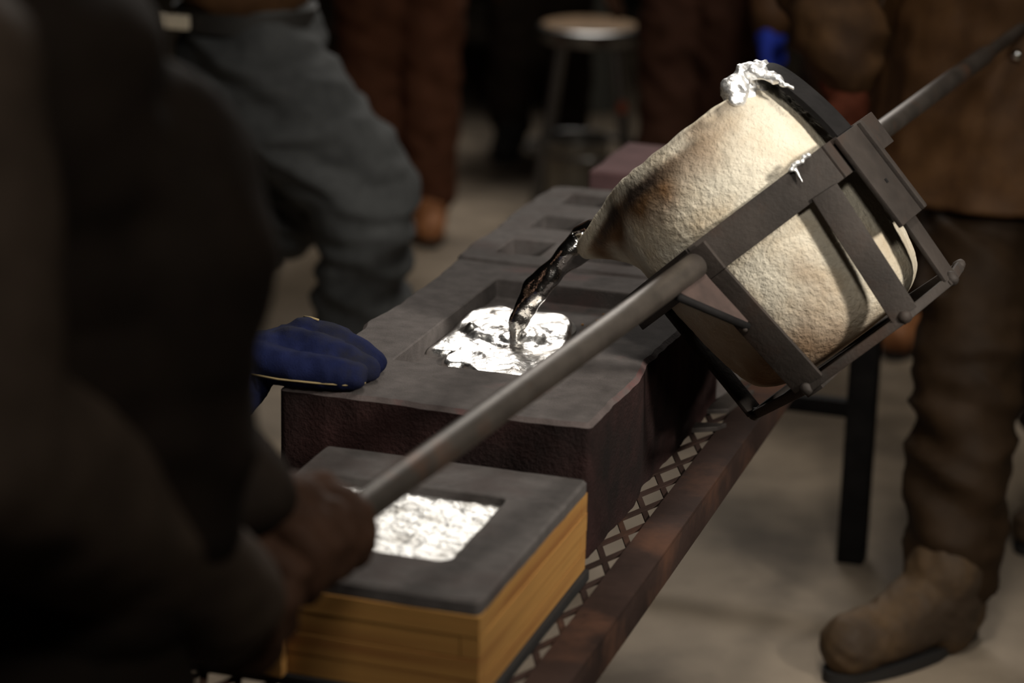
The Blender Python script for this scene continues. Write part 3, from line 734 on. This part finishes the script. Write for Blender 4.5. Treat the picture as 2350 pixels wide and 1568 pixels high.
# man in grey trousers, lunging beside the table
p2 = thing('person', (-1.62, 3.80, 0), 'person in grey work trousers lunging behind the big mould', 'person')
mk('trousers', blob([sphere((-1.685, 3.80, .655), (.12, .115, .10), 16, 12)]+leg_((-1.66, 3.76, .62), (-1.455, 3.74, .445), (-1.475, 3.78, .08), (.105, .077, .060))+leg_((-1.72, 3.86, .60), (-1.605, 3.90, .405), (-1.99, 3.96, .13), (.10, .076, .054)), .0085, 3, (.021, (5, 5, 17))), 'denim', p2)
mk('belt', lathe([(.118, .70), (.124, .70), (.124, .735), (.118, .735)], -1.70, 3.80, 40), 'belt', p2, auto=40)
mk('waist_cloth', bevel(box(-1.80, -1.745, 3.664, 3.676, .707, .731), .003), 'cream', p2, auto=50, label='cream cloth tucked at the waist')
mk('jacket', blob(torso((-1.70, 3.80, .775), (-1.60, 3.80, 1.05), .13, .11, 1.4)+arm((-1.58, 3.66, 1.06), (-1.46, 3.58, .92), (-1.36, 3.64, 1.02))+arm((-1.58, 3.94, 1.06), (-1.44, 4.0, .92), (-1.34, 3.94, 1.02)), .011, 4, (.007, (12, 12, 14))), 'leather', p2)
for q, dr_ in (((-1.36, 3.64, 1.02), (1, .1, .4)), ((-1.34, 3.94, 1.02), (1, -.1, .4))):
    mk('glove', blob(relaxed_hand(q, dr_, (0, 1, 0)), .005, 2), 'brownglove', p2)
boot(p2, (-1.475, 3.78, .06), (-1.34, 3.76, 0), 'boot'); boot(p2, (-1.99, 3.96, .06), (-1.86, 3.94, 0), 'boot')
head(p2, (-1.53, 3.80, 1.29), (1, -.1))

# right hand man with leather apron
p4 = thing('person', (-.37, 3.45, 0), 'person in a brown leather apron and tan boots holding the far end of the shank', 'person')
mk('trousers', blob([sphere((-.385, 3.62, .69), (.12, .09, .09), 16, 12)]+leg_((-.40, 3.60, .66), (-.378, 3.345, .395), (-.362, 3.235, .115), (.08, .068, .062))+leg_((-.31, 3.62, .66), (-.27, 3.62, .40), (-.24, 3.74, .10), (.085, .07, .06)), .0085, 3, (.014, (7, 7, 17))), 'darkleather', p4)
boot(p4, (-.370, 3.205, .08), (-.495, 3.025, 0), 'boot', .11, 1.22); boot(p4, (-.24, 3.74, .06), (-.30, 3.60, 0), 'boot')
wr4 = (-.605, 3.47, .785); h4 = line(1.22)
mk('jacket', blob(torso((-.385, 3.63, .78), (-.38, 3.61, 1.08), .130, .085, .3)+arm((-.53, 3.58, 1.10), (-.665, 3.56, .905), wr4, (.068, .068, .056))+arm((-.23, 3.60, 1.10), (-.17, 3.72, .92), tuple(h4+np.array((.03, .02, .05)))), .0095, 3, (.014, (8, 8, 20))), 'oldleather', p4)
mk('glove', blob([chain([((-.61, 3.47, .80), .052), ((-.60, 3.46, .755), .040)])]+relaxed_hand((-.598, 3.455, .745), (.25, -.1, -1), (.3, 1, 0), 1.05), .005, 2, (.002, (40, 40, 40))), 'rustglove', p4, label='rust red suede glove hanging beside the apron')
mk('glove', blob(grip_hand(h4, pv, (.5, .2, .8), .0087, .98, tuple(h4+np.array((.03, .02, .05)))), .005, 3), 'rustglove', p4)
def apron(cx, cy, z0, z1, face, half, r, t=.006):
    f = math.atan2(face[1], face[0]); na, nz_ = 46, 60; vs = []
    for lay in (0, t):
        for i in range(nz_+1):
            z = z0+(z1-z0)*i/nz_
            for j in range(na+1):
                a = f+half*(2*j/na-1)
                rr = r*(1+.42*(1-i/nz_)**1.6)+.012*noise.noise((a*3.2, z*5, 2))+.007*math.sin(a*9+z*4)*(1-i/nz_)+.007*noise.noise((a*7, z*22, 5))-lay
                vs.append((cx+rr*math.cos(a)*1.08, cy+rr*math.sin(a), z+.004*noise.noise((a*4, 0, 1))*(1 if i == 0 else 0)))
    n1 = (nz_+1)*(na+1); I = lambda l, i, j: l*n1+i*(na+1)+j; fs = []
    for l in (0, 1):
        for i in range(nz_):
            for j in range(na): fs.append((I(l, i, j), I(l, i, j+1), I(l, i+1, j+1), I(l, i+1, j)))
    for j in range(na): fs += [(I(0, 0, j), I(0, 0, j+1), I(1, 0, j+1), I(1, 0, j)), (I(0, nz_, j), I(0, nz_, j+1), I(1, nz_, j+1), I(1, nz_, j))]
    for i in range(nz_): fs += [(I(0, i, 0), I(0, i+1, 0), I(1, i+1, 0), I(1, i, 0)), (I(0, i, na), I(0, i+1, na), I(1, i+1, na), I(1, i, na))]
    return vs, fs
ap = mk('apron', apron(-.385, 3.61, .585, 1.12, (-.2, -1), 1.45, .150), 'leather', p4)
mk('rivet', sphere((-.354, 3.432, .812), (.009, .007, .009), 12, 8), 'rivet', ap)
head(p4, (-.38, 3.56, 1.31), (-.3, -1))

def bystander(x, y, face, jm, tm, bm_, label, sc=1.0, gm='brownglove', spread=.07, shoe_sc=1.0, drop=0):
    f = np.array((*face, 0), float); f /= np.linalg.norm(f); s = np.array((-f[1], f[0], 0)); o = np.array((x, y, 0.)); z = np.array((0, 0, 1.))
    r = thing('person', (x, y, 0), label, 'person'); ang = math.atan2(s[1], s[0])
    mk('trousers', blob([sphere(o+z*.70, (.125, .10, .10), 14, 10, np.column_stack((s, -f, z)))]+[q for k in (-1, 1) for q in leg_(o+s*k*.06+z*.68, o+s*k*spread+f*.015+z*.38, o+s*k*spread*1.05+z*.09, (.085, .066, .056))], .012, 3, (.009, (11, 11, 16))), tm, r)
    mk('jacket', blob(torso(o+z*.76, o+z*1.08, .135, .095, ang)+[q for k in (-1, 1) for q in arm(o+s*k*.16+z*1.10, o+s*k*.20-f*.02+z*(.88-drop), o+s*k*(.20+drop*.2)+f*.05+z*(.70-drop))], .012, 3, (.009, (12, 12, 15))), jm, r)
    for k in (-1, 1):
        mk('glove', blob(relaxed_hand(o+s*k*(.20+drop*.2)+f*.055+z*(.69-drop), f*.2-z, f, 1.05), .006, 2), gm, r)
        boot(r, o+s*k*spread*1.05+z*.06, o+s*k*spread*1.1+f*.15, bm_, .10, shoe_sc)
    head(r, o+z*1.31, face); return r
bystander(-1.91, 5.12, (.35, -1), 'rust', 'rust', 'orangeboot', 'person in rust brown overalls and orange boots behind the grey trousers')
bystander(-1.86, 6.05, (.2, -1), 'blackcloth', 'blackcloth', 'sole', 'person in dark clothes standing in the shadow left of the stool')
bystander(-1.18, 5.05, (-.1, -1), 'darkrust', 'darkrust', 'boot', 'person in dark rust overalls standing right of the stool')
bystander(-.742, 4.70, (-.05, -1), 'leather', 'darkleather', 'orangeboot', 'person in a brown jacket with bright blue gloves and orange boots behind the crucible', gm='brightblue', spread=.085, drop=.06)
bystander(-.205, 4.54, (-.5, -1), 'darkleather', 'blackcloth', 'whiteshoe', 'person in dark trousers and pale shoes beyond the apron', spread=.11)
